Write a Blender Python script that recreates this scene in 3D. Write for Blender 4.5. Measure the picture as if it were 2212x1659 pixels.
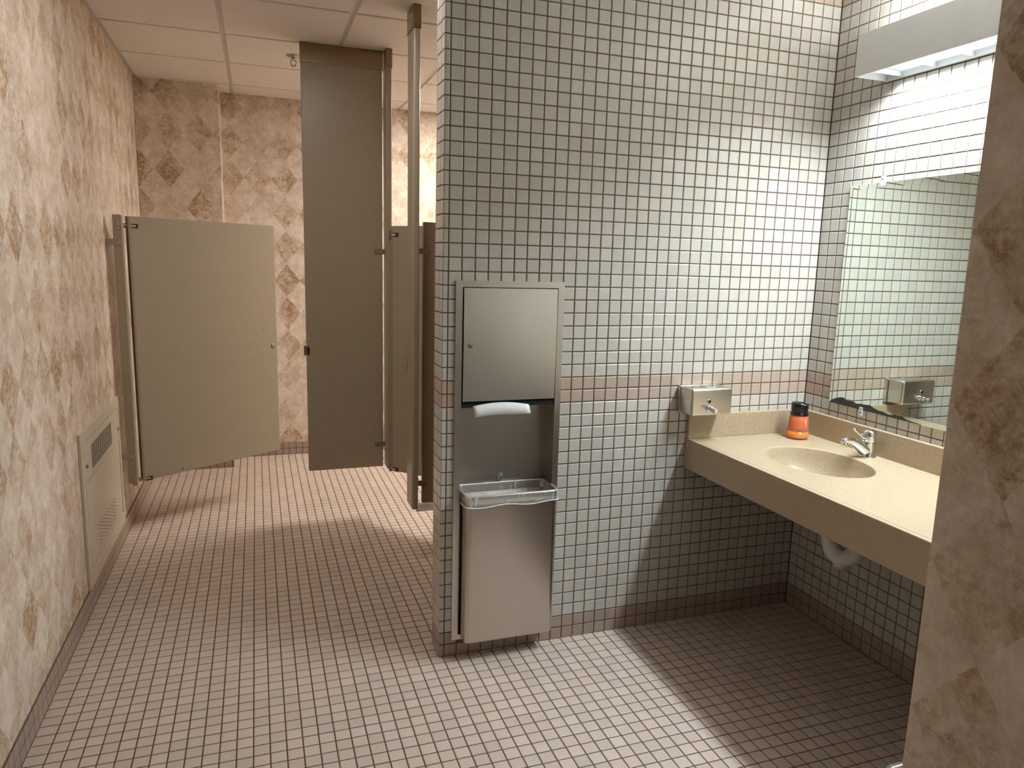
import bpy, bmesh, math, random
from mathutils import Vector, Matrix
random.seed(7)
for o in list(bpy.data.objects): bpy.data.objects.remove(o)
S = bpy.context.scene
C = S.collection

# ------------------------------------------------------------------ camera, world, exposure
def look(yaw, pitch, roll):
    f = Vector((math.sin(yaw)*math.cos(pitch), math.cos(yaw)*math.cos(pitch), math.sin(pitch)))
    r = Vector((math.cos(yaw), -math.sin(yaw), 0)); u = r.cross(f)
    r2 = r*math.cos(roll)+u*math.sin(roll); u2 = u*math.cos(roll)-r*math.sin(roll)
    return r2, u2, f
FPX = 1557.0
CAM = Vector((-0.662, -2.587, 1.564))
RT, UP, FW = look(0.34172, -0.1680, 0.026858)
cd = bpy.data.cameras.new('camera'); cam = bpy.data.objects.new('camera', cd); C.objects.link(cam)
cd.sensor_fit = 'HORIZONTAL'; cd.sensor_width = 36; cd.lens = 36*FPX/2212; cd.clip_start = 0.02
cam.matrix_world = Matrix(((RT.x, UP.x, -FW.x, CAM.x), (RT.y, UP.y, -FW.y, CAM.y), (RT.z, UP.z, -FW.z, CAM.z), (0, 0, 0, 1)))
S.camera = cam
def project(w):
    d = Vector(w)-CAM; z = d.dot(FW)
    if z < .05: return None
    return (1106+FPX*d.dot(RT)/z, 829.5-FPX*d.dot(UP)/z, z)
W = bpy.data.worlds.new('world'); S.world = W; W.use_nodes = True
W.node_tree.nodes['Background'].inputs[0].default_value = (0.5, 0.48, 0.45, 1)
W.node_tree.nodes['Background'].inputs[1].default_value = 0.05
S.view_settings.view_transform = 'Standard'; S.view_settings.look = 'None'
S.view_settings.gamma = 1; S.view_settings.use_curve_mapping = False
S.view_settings.exposure = 1.06
LENS_DOWN, LENS_UP, TROFFER, FILL = 19.5, 13.0, 20.5, 18.0      # watts of the vanity lamp, then lens emission, the last for the added fill light

# ------------------------------------------------------------------ dimensions
p = 0.0508                       # tile pitch
XL, XR, XE, XF = -1.393, 1.668, 0.316, 2.2
YB, YC, YN, YR = 3.27, 3.0, -1.80, -4.2
ZC = 2.705
YS = 1.72                        # front of the toilet stalls

# ------------------------------------------------------------------ materials
def lin(c):
    return tuple(((x/255)/12.92 if x/255 <= .04045 else ((x/255+.055)/1.055)**2.4) for x in c)+(1,)
class NT:
    def __init__(s, name):
        s.m = bpy.data.materials.new(name); s.m.use_nodes = True
        s.t = s.m.node_tree; s.b = s.t.nodes['Principled BSDF']
    def n(s, typ, **kw):
        nd = s.t.nodes.new(typ)
        for k, v in kw.items():
            if k in ('operation', 'blend_type', 'data_type', 'noise_dimensions', 'feature', 'interpolation_type'): setattr(nd, k, v)
            else: nd.inputs[int(k[1:]) if k[0] == 'i' and k[1:].isdigit() else k].default_value = v
        return nd
    def l(s, a, b): s.t.links.new(a, b)
    def math(s, op, a, b=None, c=None, clamp=False):
        nd = s.t.nodes.new('ShaderNodeMath'); nd.operation = op; nd.use_clamp = clamp
        for i, v in enumerate((a, b, c)):
            if v is None: continue
            if isinstance(v, (int, float)): nd.inputs[i].default_value = v
            else: s.l(v, nd.inputs[i])
        return nd.outputs[0]
    def mix(s, f, a, b, blend='MIX'):
        nd = s.t.nodes.new('ShaderNodeMix'); nd.data_type = 'RGBA'; nd.blend_type = blend
        for i, v in ((0, f), (6, a), (7, b)):
            if isinstance(v, (int, float)): nd.inputs[i].default_value = v
            elif isinstance(v, tuple): nd.inputs[i].default_value = v
            else: s.l(v, nd.inputs[i])
        return nd.outputs[2]
    def pos(s): return s.t.nodes.new('ShaderNodeNewGeometry').outputs['Position']
    def noise(s, vec, scale, detail=4, rough=.6, out='Fac'):
        nd = s.n('ShaderNodeTexNoise', Scale=scale, Detail=detail, Roughness=rough); s.l(vec, nd.inputs['Vector']); return nd.outputs[out]
    def ramp(s, v, lo, hi):
        nd = s.n('ShaderNodeMapRange'); nd.inputs[1].default_value = lo; nd.inputs[2].default_value = hi; s.l(v, nd.inputs[0]); return nd.outputs[0]
    def bump(s, h, strength, dist):
        nd = s.n('ShaderNodeBump', Strength=strength, Distance=dist); s.l(h, nd.inputs['Height']); s.l(nd.outputs[0], s.b.inputs['Normal'])
def plain(name, col, rough=.5, metal=0, **kw):
    t = NT(name); t.b.inputs['Base Color'].default_value = lin(col); t.b.inputs['Roughness'].default_value = rough; t.b.inputs['Metallic'].default_value = metal
    for k, v in kw.items(): t.b.inputs[k].default_value = v
    pos = t.pos(); v = t.noise(pos, 35, 3)
    f = t.ramp(v, .3, .7)
    c = lin(col); t.l(t.mix(f, tuple(x*.95 for x in c[:3])+(1,), c), t.b.inputs['Base Color'])
    return t.m
def tile_mat(name, col, off, rough, var=.1, speck=0, dirt=0, warm=.5):
    t = NT(name); pos = t.pos()
    sc = t.n('ShaderNodeVectorMath', operation='MULTIPLY'); t.l(pos, sc.inputs[0]); sc.inputs[1].default_value = (1/p,)*3
    ad = t.n('ShaderNodeVectorMath', operation='ADD'); t.l(sc.outputs[0], ad.inputs[0]); ad.inputs[1].default_value = off
    fl = t.n('ShaderNodeVectorMath', operation='FLOOR'); t.l(ad.outputs[0], fl.inputs[0])
    wn = t.t.nodes.new('ShaderNodeTexWhiteNoise'); t.l(fl.outputs[0], wn.inputs[0])
    c = lin(col)
    k = t.math('MULTIPLY_ADD', wn.outputs[0], var, 1-var*.6)
    hv = t.n('ShaderNodeCombineColor'); 
    for i in range(3): t.l(k, hv.inputs[i])
    base = t.mix(1.0, c, hv.outputs[0], 'MULTIPLY')
    sep = t.t.nodes.new('ShaderNodeSeparateColor'); t.l(wn.outputs['Color'], sep.inputs[0])
    w = t.math('MULTIPLY', t.math('GREATER_THAN', sep.outputs[1], .72), warm)
    base = t.mix(w, base, tuple((c[0]*1.03, c[1]*.93, c[2]*.86))+(1,))
    cl = t.ramp(t.noise(pos, 14, 3), .35, .75)
    base = t.mix(t.math('MULTIPLY', cl, .12), base, tuple(x*.7 for x in c[:3])+(1,))
    if speck:
        s1 = t.ramp(t.noise(pos, 420, 2, .7), .56, .66)
        base = t.mix(t.math('MULTIPLY', s1, speck), base, lin((232, 214, 196)))
        s2 = t.ramp(t.noise(pos, 300, 2, .7), .58, .68)
        base = t.mix(t.math('MULTIPLY', s2, speck*.8), base, lin((110, 88, 74)))
    if dirt:
        d = t.math('MULTIPLY', t.ramp(t.noise(pos, 60, 5, .75), .66, .72), t.ramp(t.noise(pos, 3.1, 2), .52, .66))
        base = t.mix(t.math('MULTIPLY', d, dirt), base, lin((62, 54, 50)))
    t.l(base, t.b.inputs['Base Color'])
    t.b.inputs['Roughness'].default_value = rough
    t.bump(t.noise(pos, 55, 3), .12, .002)
    return t.m
def paper(name, axis, w=.19, h=.25, ph=0.0):
    t = NT(name); pos = t.pos()
    sx = t.t.nodes.new('ShaderNodeSeparateXYZ'); t.l(pos, sx.inputs[0])
    u = t.math('ADD', t.math('DIVIDE', sx.outputs[axis], w), ph); v = t.math('DIVIDE', sx.outputs[2], h)
    nd = t.ramp(t.noise(pos, 30, 3, .6), 0, 1)
    jig = t.math('MULTIPLY', t.math('SUBTRACT', nd, .5), .10)
    a = t.math('FLOOR', t.math('ADD', t.math('ADD', u, v), jig)); b = t.math('FLOOR', t.math('ADD', t.math('SUBTRACT', u, v), jig))
    cell = t.t.nodes.new('ShaderNodeCombineXYZ'); t.l(a, cell.inputs[0]); t.l(b, cell.inputs[1])
    wn = t.t.nodes.new('ShaderNodeTexWhiteNoise'); t.l(cell.outputs[0], wn.inputs[0])
    par = t.math('FLOORED_MODULO', t.math('ADD', a, b), 2.0)
    # shift the noise per cell so that each diamond is its own patch of marbling
    of = t.n('ShaderNodeVectorMath', operation='MULTIPLY'); t.l(cell.outputs[0], of.inputs[0]); of.inputs[1].default_value = (3.7, 5.3, 1.9)
    pv = t.n('ShaderNodeVectorMath', operation='ADD'); t.l(pos, pv.inputs[0]); t.l(of.outputs[0], pv.inputs[1])
    m1 = t.noise(pv.outputs[0], 11, 8, .68); m2 = t.noise(pv.outputs[0], 62, 7, .78); m3 = t.noise(pos, 2.2, 3)
    mm = t.math('MULTIPLY_ADD', m2, .70, t.math('MULTIPLY', m1, .48))
    blot = t.ramp(mm, .49, .68)
    amt = t.math('ADD', t.math('MULTIPLY', par, t.math('MULTIPLY_ADD', wn.outputs[0], .62, .24)), t.math('MULTIPLY_ADD', wn.outputs[0], .45, .24))
    amt = t.math('MULTIPLY', amt, t.ramp(t.math('MULTIPLY_ADD', t.noise(pos, 16, 5, .7), .5, t.math('MULTIPLY', m3, .5)), .36, .56))
    light = t.mix(t.ramp(t.noise(pos, 13, 8, .75), .38, .66), lin((240, 229, 217)), lin((208, 189, 172)))
    light = t.mix(t.math('MULTIPLY', par, .16), light, lin((192, 170, 142)))
    dark = t.mix(t.ramp(t.noise(pos, 5, 3), .4, .6), lin((176, 143, 102)), lin((158, 133, 105)))
    col = t.mix(t.math('MULTIPLY', blot, amt, clamp=True), light, dark)
    t.l(col, t.b.inputs['Base Color']); t.b.inputs['Roughness'].default_value = .55
    t.b.inputs['Specular IOR Level'].default_value = .35
    t.bump(t.noise(pos, 170, 4, .7), .35, .0012)
    return t.m
M = {}
M['wall_tile'] = tile_mat('glazed_wall_tile', (191, 187, 178), (0, .5, 0), .22, .10, warm=.35)
M['accent_tile'] = tile_mat('speckled_accent_tile', (178, 160, 147), (0, .5, 0), .4, .14, speck=.4)
M['base_tile'] = tile_mat('speckled_base_tile', (162, 145, 132), (.5, .5, 0), .45, .12, speck=.25)
M['floor_tile'] = tile_mat('unglazed_floor_tile', (198, 181, 168), (.1, -.25, .5), .5, .14, speck=.22, dirt=.6, warm=.38)
M['wall_grout'] = plain('wall_grout', (104, 82, 68), .9)
M['floor_grout'] = plain('floor_grout', (84, 72, 64), .9)
M['paper_x'] = paper('harlequin_wallpaper_side', 1)
M['paper_y'] = paper('harlequin_wallpaper_back', 0, ph=.3)
M['ceil_panel'] = plain('ceiling_panel', (232, 226, 221), .9)
M['ceil_grid'] = plain('ceiling_grid', (216, 208, 200), .6)
M['white_paint'] = plain('white_paint', (218, 218, 216), .4)
M['cream_paint'] = plain('cream_enamel', (204, 193, 174), .4)
M['taupe'] = plain('taupe_enamel', (160, 148, 129), .33)
M['taupe_edge'] = plain('taupe_edge', (142, 129, 108), .35)
M['dark'] = plain('dark_void', (18, 16, 15), .8)
M['chrome'] = plain('chrome', (225, 228, 232), .07, 1)
M['zinc'] = plain('satin_zinc', (176, 168, 158), .3, 1)
M['black'] = plain('black_plastic', (14, 14, 15), .22)
M['white_plastic'] = plain('white_vinyl', (216, 212, 206), .5)
M['towel'] = plain('paper_towel', (236, 236, 236), .9)
M['clear'] = plain('clear_plastic', (235, 235, 235), .15, 0, Alpha=.55)
M['drain_metal'] = plain('drain_metal', (150, 148, 145), .4, 1)
def brushed(name, axis, col=(212, 207, 199), rough=.3, wave=.5):
    t = NT(name); pos = t.pos()
    mp = t.n('ShaderNodeMapping'); t.l(pos, mp.inputs[0]); sc = [900, 900, 900]; sc[axis] = 12; mp.inputs['Scale'].default_value = sc
    n = t.noise(mp.outputs[0], 1, 2)
    c = lin(col); t.l(t.mix(n, tuple(x*.96 for x in c[:3])+(1,), c), t.b.inputs['Base Color'])
    t.b.inputs['Metallic'].default_value = 1
    t.b.inputs['Roughness'].default_value = rough
    if wave:
        sn = t.n('ShaderNodeTexNoise', Scale=3.0, Detail=0.0); t.l(pos, sn.inputs['Vector']); t.bump(sn.outputs['Fac'], .25, .003)
    return t.m
M['steel'] = brushed('brushed_steel', 0, rough=.30)
M['steel_v'] = brushed('brushed_steel_vertical', 2, (200, 194, 186), .28, 0)
M['shoe'] = brushed('brushed_steel_shoe', 0, (150, 132, 108), .28)
def counter_mat():
    t = NT('speckled_solid_surface'); pos = t.pos()
    a = t.noise(pos, 330, 3, .75); b = t.noise(pos, 210, 3, .75)
    c = t.mix(t.ramp(a, .45, .6), lin((166, 146, 118)), lin((180, 163, 138)))
    c = t.mix(t.math('MULTIPLY', t.ramp(b, .56, .64), .7), c, lin((126, 102, 76)))
    c = t.mix(t.math('MULTIPLY', t.ramp(t.noise(pos, 270, 3, .75), .6, .68), .6), c, lin((214, 200, 176)))
    t.l(c, t.b.inputs['Base Color']); t.b.inputs['Roughness'].default_value = .28
    return t.m
M['counter'] = counter_mat()
def mirror_mat():
    t = NT('mirror_silver'); pos = t.pos(); n = t.noise(pos, 4, 2)
    t.l(t.mix(n, lin((226, 234, 226)), lin((232, 238, 232))), t.b.inputs['Base Color'])
    t.b.inputs['Metallic'].default_value = 1; t.b.inputs['Roughness'].default_value = .01
    return t.m
M['mirror'] = mirror_mat()
M['patch'] = plain('lost_silvering', (52, 56, 54), .3)
def glass(name, col, rough=0.0, ior=1.45):
    t = NT(name); t.b.inputs['Base Color'].default_value = lin(col); t.b.inputs['Transmission Weight'].default_value = 1
    t.b.inputs['Roughness'].default_value = rough; t.b.inputs['IOR'].default_value = ior
    return t.m
M['glass'] = plain('clear_bottle', (250, 240, 230), .04, 0, Alpha=.07)
def soap(name, ca, cb, tr):
    t = NT(name); pos = t.pos(); n = t.noise(pos, 20, 2)
    t.l(t.mix(n, lin(ca), lin(cb)), t.b.inputs['Base Color'])
    t.b.inputs['Transmission Weight'].default_value = tr; t.b.inputs['Roughness'].default_value = .1; t.b.inputs['IOR'].default_value = 1.33
    return t.m
M['soap'] = soap('orange_soap', (255, 122, 6), (255, 146, 20), .35)
M['soap_dark'] = soap('orange_film', (228, 98, 16), (246, 122, 34), .45)
def film():
    t = NT('clear_film'); pos = t.pos()
    mp = t.n('ShaderNodeMapping'); t.l(pos, mp.inputs[0]); mp.inputs['Scale'].default_value = (1, 1, .22)
    n = t.noise(mp.outputs[0], 60, 4, .6); t.bump(n, 1.0, .012)
    t.b.inputs['Base Color'].default_value = lin((232, 234, 238)); t.b.inputs['Roughness'].default_value = .16
    s = t.ramp(t.noise(mp.outputs[0], 85, 3, .6), .56, .74)
    t.l(t.math('MULTIPLY_ADD', s, .65, .13), t.b.inputs['Alpha'])
    return t.m
M['film'] = film()
def emit(name, col, strength):
    t = NT(name); t.b.inputs['Base Color'].default_value = (.8, .8, .8, 1)
    t.b.inputs['Emission Color'].default_value = col+(1,); t.b.inputs['Emission Strength'].default_value = strength
    return t.m
M['lens_down'] = emit('lit_lens', (.66, .86, 1.0), .42)
M['lens_up'] = emit('lit_top_lens', (.90, .97, 1.0), LENS_UP)
M['troffer'] = emit('lit_troffer_lens', (1.0, .96, .89), TROFFER)
M['fill_lens'] = emit('added_fill_lens', (1.0, .97, .93), FILL)  # glow of the added passage fill light

# ------------------------------------------------------------------ mesh helpers
def nb(): return bmesh.new()
def merge(bm, tmp):
    me = bpy.data.meshes.new('t'); tmp.to_mesh(me); tmp.free(); bm.from_mesh(me); bpy.data.meshes.remove(me)
def box(bm, x0, x1, y0, y1, z0, z1, bev=0, seg=2, edges=None):
    t = nb(); bmesh.ops.create_cube(t, size=1)
    for v in t.verts: v.co = Vector(((x0+x1)/2+v.co.x*(x1-x0), (y0+y1)/2+v.co.y*(y1-y0), (z0+z1)/2+v.co.z*(z1-z0)))
    if bev:
        es = t.edges[:] if edges is None else [e for e in t.edges if edges(e)]
        bmesh.ops.bevel(t, geom=es, offset=bev, segments=seg, affect='EDGES', profile=.5)
    merge(bm, t); return bm
def cyl(bm, a, b, r0, r1=None, seg=20, caps=True):
    a = Vector(a); b = Vector(b); r1 = r0 if r1 is None else r1
    d = (b-a).normalized(); u = d.orthogonal().normalized(); v = d.cross(u)
    A = []; B = []
    for i in range(seg):
        t = 2*math.pi*i/seg; k = u*math.cos(t)+v*math.sin(t)
        A.append(bm.verts.new(a+k*r0)); B.append(bm.verts.new(b+k*r1))
    for i in range(seg):
        f = bm.faces.new((A[i], A[(i+1) % seg], B[(i+1) % seg], B[i])); f.smooth = True
    if caps: bm.faces.new(A[::-1]); bm.faces.new(B)
    return bm
def tube(bm, pts, rads, seg=16, squash=None):
    pts = [Vector(q) for q in pts]; rings = []; n = len(pts); up = None
    for i, q in enumerate(pts):
        d = (pts[min(i+1, n-1)]-pts[max(i-1, 0)]).normalized()
        if up is None: u = d.orthogonal().normalized()
        else: u = (up-d*up.dot(d)).normalized()
        up = u; v = d.cross(u); r = rads[i] if isinstance(rads, (list, tuple)) else rads
        ra, rb = (r if isinstance(r, tuple) else (r, r))
        rings.append([bm.verts.new(q+u*ra*math.cos(2*math.pi*k/seg)+v*rb*math.sin(2*math.pi*k/seg)) for k in range(seg)])
    for i in range(n-1):
        for k in range(seg):
            f = bm.faces.new((rings[i][k], rings[i][(k+1) % seg], rings[i+1][(k+1) % seg], rings[i+1][k])); f.smooth = True
    bm.faces.new(rings[0][::-1]); bm.faces.new(rings[-1]); return bm
def lathe(bm, prof, cx, cy, seg=28, sx=1, sy=1):
    rings = []
    for r, z in prof:
        rings.append([bm.verts.new((cx+sx*r*math.cos(2*math.pi*k/seg), cy+sy*r*math.sin(2*math.pi*k/seg), z)) for k in range(seg)])
    for i in range(len(prof)-1):
        for k in range(seg):
            f = bm.faces.new((rings[i][k], rings[i][(k+1) % seg], rings[i+1][(k+1) % seg], rings[i+1][k])); f.smooth = True
    if prof[0][0] > 1e-4: bm.faces.new(rings[0][::-1])
    if prof[-1][0] > 1e-4: bm.faces.new(rings[-1])
    bmesh.ops.remove_doubles(bm, verts=bm.verts[:], dist=1e-5); return bm
def screw(bm, q, nrm, r=.004, h=.0025):
    q = Vector(q); nrm = Vector(nrm).normalized(); cyl(bm, q-nrm*.001, q+nrm*h, r, r*.6, 10); return bm
WM = {}
def thing(name, label, cat, loc=(0, 0, 0), rz=0, group=None):
    o = bpy.data.objects.new(name, None); C.objects.link(o); o.location = loc; o.rotation_euler = (0, 0, rz)
    o.empty_display_size = .05; o['label'] = label; o['category'] = cat
    if group: o['group'] = group
    WM[o.name] = Matrix.Translation(loc) @ Matrix.Rotation(rz, 4, 'Z'); return o
def obj(name, bm, mat, parent=None, local=False, label=None, recalc=True):
    if recalc: bmesh.ops.recalc_face_normals(bm, faces=bm.faces[:])
    me = bpy.data.meshes.new(name)
    if parent is not None and not local: bm.transform(WM[parent.name].inverted())
    bm.to_mesh(me); bm.free()
    for m in (mat if isinstance(mat, list) else [mat]): me.materials.append(M[m])
    o = bpy.data.objects.new(name, me); C.objects.link(o)
    if parent is not None: o.parent = parent; WM[o.name] = WM[parent.name]
    else: WM[o.name] = Matrix.Identity(4)
    if label: o['label'] = label
    return o
def tag(o, label, cat, group=None):
    o['label'] = label; o['category'] = cat
    if group: o['group'] = group
    return o
def struct(name, bm, mat, label):
    o = obj(name, bm, mat); o['kind'] = 'structure'; o['label'] = label; o['category'] = name.split('_')[0]; return o
def copy_tree(o, parent=None):
    c = o.copy(); C.objects.link(c); c.parent = parent
    for ch in list(o.children): copy_tree(ch, c)
    return c

# ------------------------------------------------------------------ tile fields
JW, BV, TH = .0042, .0022, .009
_tm = {}
def tile_shape(w, h):
    a, b = w/2, h/2; i, j = a-BV, b-BV; zt, zb = 0, -.0012
    vs = [(-i, -j, zt), (i, -j, zt), (i, j, zt), (-i, j, zt), (-a, -b, zb), (a, -b, zb), (a, b, zb), (-a, b, zb),
          (-a, -b, -TH), (a, -b, -TH), (a, b, -TH), (-a, b, -TH)]
    fs = [(0, 1, 2, 3)]
    for k in range(4):
        n = (k+1) % 4; fs.append((4+k, 4+n, n, k)); fs.append((8+k, 8+n, 4+n, 4+k))
    return vs, fs
def tile_field(parent, org, U, V, N, ul, vl, matf, mats, skip=None, limit=300, part='tile', frame=True, rest='tile_field'):
    """ul, vl: joint lines in metres along U and V from org; matf(i, j) -> material index"""
    org, U, V, N = Vector(org), Vector(U), Vector(V), Vector(N); items = []
    for i in range(len(ul)-1):
        for j in range(len(vl)-1):
            u0, u1, v0, v1 = ul[i], ul[i+1], vl[j], vl[j+1]
            if skip and skip(u0, u1, v0, v1): continue
            w, h = round(abs(u1-u0)-JW, 4), round(abs(v1-v0)-JW, 4)
            if w < .005 or h < .005: continue
            c = org+U*((u0+u1)/2)+V*((v0+v1)/2)
            q = project(c); area = 0
            if q and -15 < q[0] < 2227 and -15 < q[1] < 1674:
                view = (CAM-c).normalized(); area = w*h*max(0, view.dot(N))/q[2]**2
                if not (0 < q[0] < 2212 and 0 < q[1] < 1659): area *= .5
            items.append((area, c, w, h, matf(i, j)))
    items.sort(key=lambda t: -t[0])
    single = [t for t in items[:limit] if t[0] > 0]; others = items[len(single):]
    B = Matrix((U, V, N)).transposed()
    for a, c, w, h, mi in single:
        k = (w, h, mats[mi])
        if k not in _tm:
            vs, fs = tile_shape(w, h); me = bpy.data.meshes.new(part); me.from_pydata(vs, [], fs); me.materials.append(M[mats[mi]]); _tm[k] = me
        o = bpy.data.objects.new(part, _tm[k]); C.objects.link(o); o.parent = parent
        jit = Matrix.Rotation(random.gauss(0, .0022), 3, 'X') @ Matrix.Rotation(random.gauss(0, .0022), 3, 'Y')
        o.matrix_basis = Matrix.Translation(c+N*random.uniform(-.0002, .0002)) @ (B @ jit).to_4x4()
    if others:
        vs, fs, ms = [], [], []
        for a, c, w, h, mi in others:
            v, f = tile_shape(w, h); n0 = len(vs)
            rx, ry = random.gauss(0, .0022), random.gauss(0, .0022)
            for x, y, z in v: vs.append(tuple(c+U*x+V*y+N*(z+rx*y+ry*x)))
            for q in f: fs.append(tuple(n0+k for k in q)); ms.append(mi)
        me = bpy.data.meshes.new(rest); me.from_pydata(vs, [], fs)
        for m in mats: me.materials.append(M[m])
        me.polygons.foreach_set('material_index', ms)
        o = bpy.data.objects.new(rest, me); C.objects.link(o); o.parent = parent; o['kind'] = 'stuff'
    return len(items)

# ------------------------------------------------------------------ floor
bm = nb(); box(bm, XL-.1, XF+.1, YR-.1, YB+.1, -.1, -.0025)
floor = struct('floor', bm, 'floor_grout', 'square brown mosaic tile floor with dark joints')
fx = [(k-.1)*p for k in range(-28, 44)]; fx = [XL+.005]+[x for x in fx if x > XL+.02 and x < XF]+[XF]
fy = [(k+.25)*p for k in range(-52, 65)]; fy = [y for y in fy if y < YB-.03]+[YB-.004]
def fskip(u0, u1, v0, v1):
    u, v = (u0+u1)/2, (v0+v1)/2
    if v < YN-.03 and u > XE+.03: return True
    if u > XR+.03 and v < .1: return True
    if u > .0 and .03 < v < .08: return True
    if .262 < u < .39 and 1.70 < v < 1.83: return True
    return False
tile_field(floor, (0, 0, 0), (1, 0, 0), (0, 1, 0), (0, 0, 1), fx, fy, lambda i, j: 0, ['floor_tile'], fskip)

# ------------------------------------------------------------------ ceiling
bm = nb(); box(bm, XL-.1, XF+.1, YR-.1, YB+.1, ZC+.009, ZC+.1)
ceiling = struct('ceiling', bm, 'ceil_grid', 'suspended ceiling of square beige panels in a metal grid')
gx = [XL]+[-.79+.605*k for k in range(0, 5)]+[XF]; gy = [YR]+[1.13-.61*k for k in range(8, 0, -1)]+[1.13, 1.74, 2.35, 2.96, YB]
LIGHT_CELLS = []
pm = {}
def ceil_panel(x0, x1, y0, y1):
    k = (round(x1-x0, 3), round(y1-y0, 3))
    if k not in pm:
        b = nb(); w, h = k; box(b, -w/2, w/2, -h/2, h/2, 0, .012, .003, 1)
        me = bpy.data.meshes.new('panel'); b.to_mesh(me); b.free(); me.materials.append(M['ceil_panel']); pm[k] = me
    o = bpy.data.objects.new('panel', pm[k]); C.objects.link(o); o.parent = ceiling; o.location = ((x0+x1)/2, (y0+y1)/2, ZC)
TROF = [(2, 3), (2, 2)]
for i in range(len(gx)-1):
    for j in range(len(gy)-1):
        if gx[i] > .9 and gx[i] < 1.2 and gy[j] > 1.5 and gy[j] < 2.4: continue       # troffer over the stalls
        if -.85 < gx[i] < -.7 and -.2 < gy[j] < .1:                                    # gap for the added fill light over the passage
            ceil_panel(gx[i]+.012, gx[i+1]-.012, gy[j]+.012, .258); continue
        if gx[i+1]-gx[i] < .05 or gy[j+1]-gy[j] < .05: continue
        e = .012
        ceil_panel(gx[i]+(.024 if i == 0 else e), gx[i+1]-e, gy[j]+e, gy[j+1]-(.022 if j == len(gy)-2 else e))

# ------------------------------------------------------------------ papered walls
bm = nb(); box(bm, XL-.1, XL, YR, YB+.1, 0, ZC+.02)
wall_left = struct('wall_left', bm, 'paper_x', 'long left wall in beige mottled diamond wallpaper')
bm = nb(); box(bm, XL, XF+.1, YB, YB+.1, 0, ZC+.02)
struct('wall_back', bm, 'paper_y', 'back wall in beige diamond wallpaper behind the stalls')
bm = nb(); box(bm, XL, -.868, YC, YB, 0, ZC+.01, .004, 2, lambda e: abs(e.verts[0].co.z-e.verts[1].co.z) > 1)
struct('wall_chase', bm, 'paper_y', 'papered pipe chase jutting from the back left corner')
bm = nb(); box(bm, XF, XF+.1, .0, YB, 0, ZC+.02)
struct('wall_far_right', bm, 'paper_x', 'papered side wall of the stalls, hidden behind the tiled wall')
bm = nb(); box(bm, XL-.1, XE+.2, YR-.1, YR, 0, ZC+.02)
struct('wall_rear', bm, 'paper_y', 'papered wall at the entrance behind the viewer')
bm = nb(); box(bm, XE, XE+.012, YR, YN-.001, 0, ZC+.01, .002, 1)
struct('wall_entry', bm, 'paper_x', 'near right wall in brown mottled diamond wallpaper')

# ------------------------------------------------------------------ tiled walls
zl = [k*p for k in range(0, 54)]+[ZC]
acc = lambda j: 2 if j < 2 else (1 if j in (20, 21) or j >= 52 else 0)
TM = ['wall_tile', 'accent_tile', 'base_tile']
HX0, HX1, HZ0, HZ1, HD = .046, .443, .080, 1.478, .092
G = .0028
def core(bm, x0, x1, yf, yb, hx0, hx1):
    "grout core of a tiled wall with a recess for a towel unit"
    ya, yc = min(yf, yb), max(yf, yb)
    box(bm, x0, hx0, ya, yc, 0, ZC+.01); box(bm, hx1, x1, ya, yc, 0, ZC+.01)
    box(bm, hx0, hx1, ya, yc, 0, HZ0); box(bm, hx0, hx1, ya, yc, HZ1, ZC+.01)
    s = 1 if yb > yf else -1; y2 = yf+s*(HD+.004)
    box(bm, hx0, hx1, min(y2, yb), max(y2, yb), HZ0, HZ1); return bm
bm = core(nb(), -.0195, XF, G, .118, HX0, HX1)
wall_mid = struct('wall_middle', bm, 'wall_grout', 'cream square tiled partition wall with brown accent band')
ul = [-.0215]+[k*p for k in range(0, 33)]+[XR]
hole = lambda u0, u1, v0, v1: u1 > HX0-.002 and u0 < HX1+.002 and v1 > HZ0-.002 and v0 < HZ1+.002
inner = lambda u0, u1, v0, v1: (u0+u1)/2 > HX0-.012 and (u0+u1)/2 < HX1+.012 and (v0+v1)/2 > HZ0-.012 and (v0+v1)/2 < HZ1+.012
tile_field(wall_mid, (0, 0, 0), (1, 0, 0), (0, 0, 1), (0, -1, 0), ul, zl, lambda i, j: acc(j), TM, inner)
# end of the partition: tile columns facing the left wall
tile_field(wall_mid, (-.0223, 0, 0), (0, -1, 0), (0, 0, 1), (-1, 0, 0), [-.118, -.0958, -.045, .0005], zl, lambda i, j: acc(j), TM, None, 160, 'end_tile', rest='end_tile_field')
bm = nb(); box(bm, XR+G, XR+.15, YN-.2, .0, 0, ZC+.01)
wall_right = struct('wall_right', bm, 'wall_grout', 'cream square tiled wall behind the vanity and mirror')
nyl = [-k*p for k in range(0, 36)]+[YN]
tile_field(wall_right, (XR, 0, 0), (0, -1, 0), (0, 0, 1), (-1, 0, 0), [k*p for k in range(0, 36)]+[-YN], zl, lambda i, j: acc(j), TM)
TX = .810                                       # the twin unit in the near wall: x -> TX - x
bm = core(nb(), XE+.012, XR+.15, YN-G, YN-.135, TX-HX1, TX-HX0)
wall_near = struct('wall_near', bm, 'wall_grout', 'tiled near side wall of the vanity alcove, seen edge on')
ulN = [XE+.0005+k*p for k in range(0, 27)]; ulN = [u for u in ulN if u < XR-.01]+[XR]
tile_field(wall_near, (0, YN, 0), (1, 0, 0), (0, 0, 1), (0, 1, 0), ulN, zl, lambda i, j: acc(j), TM,
           lambda u0, u1, v0, v1: inner(TX-u1, TX-u0, v0, v1))

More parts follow.
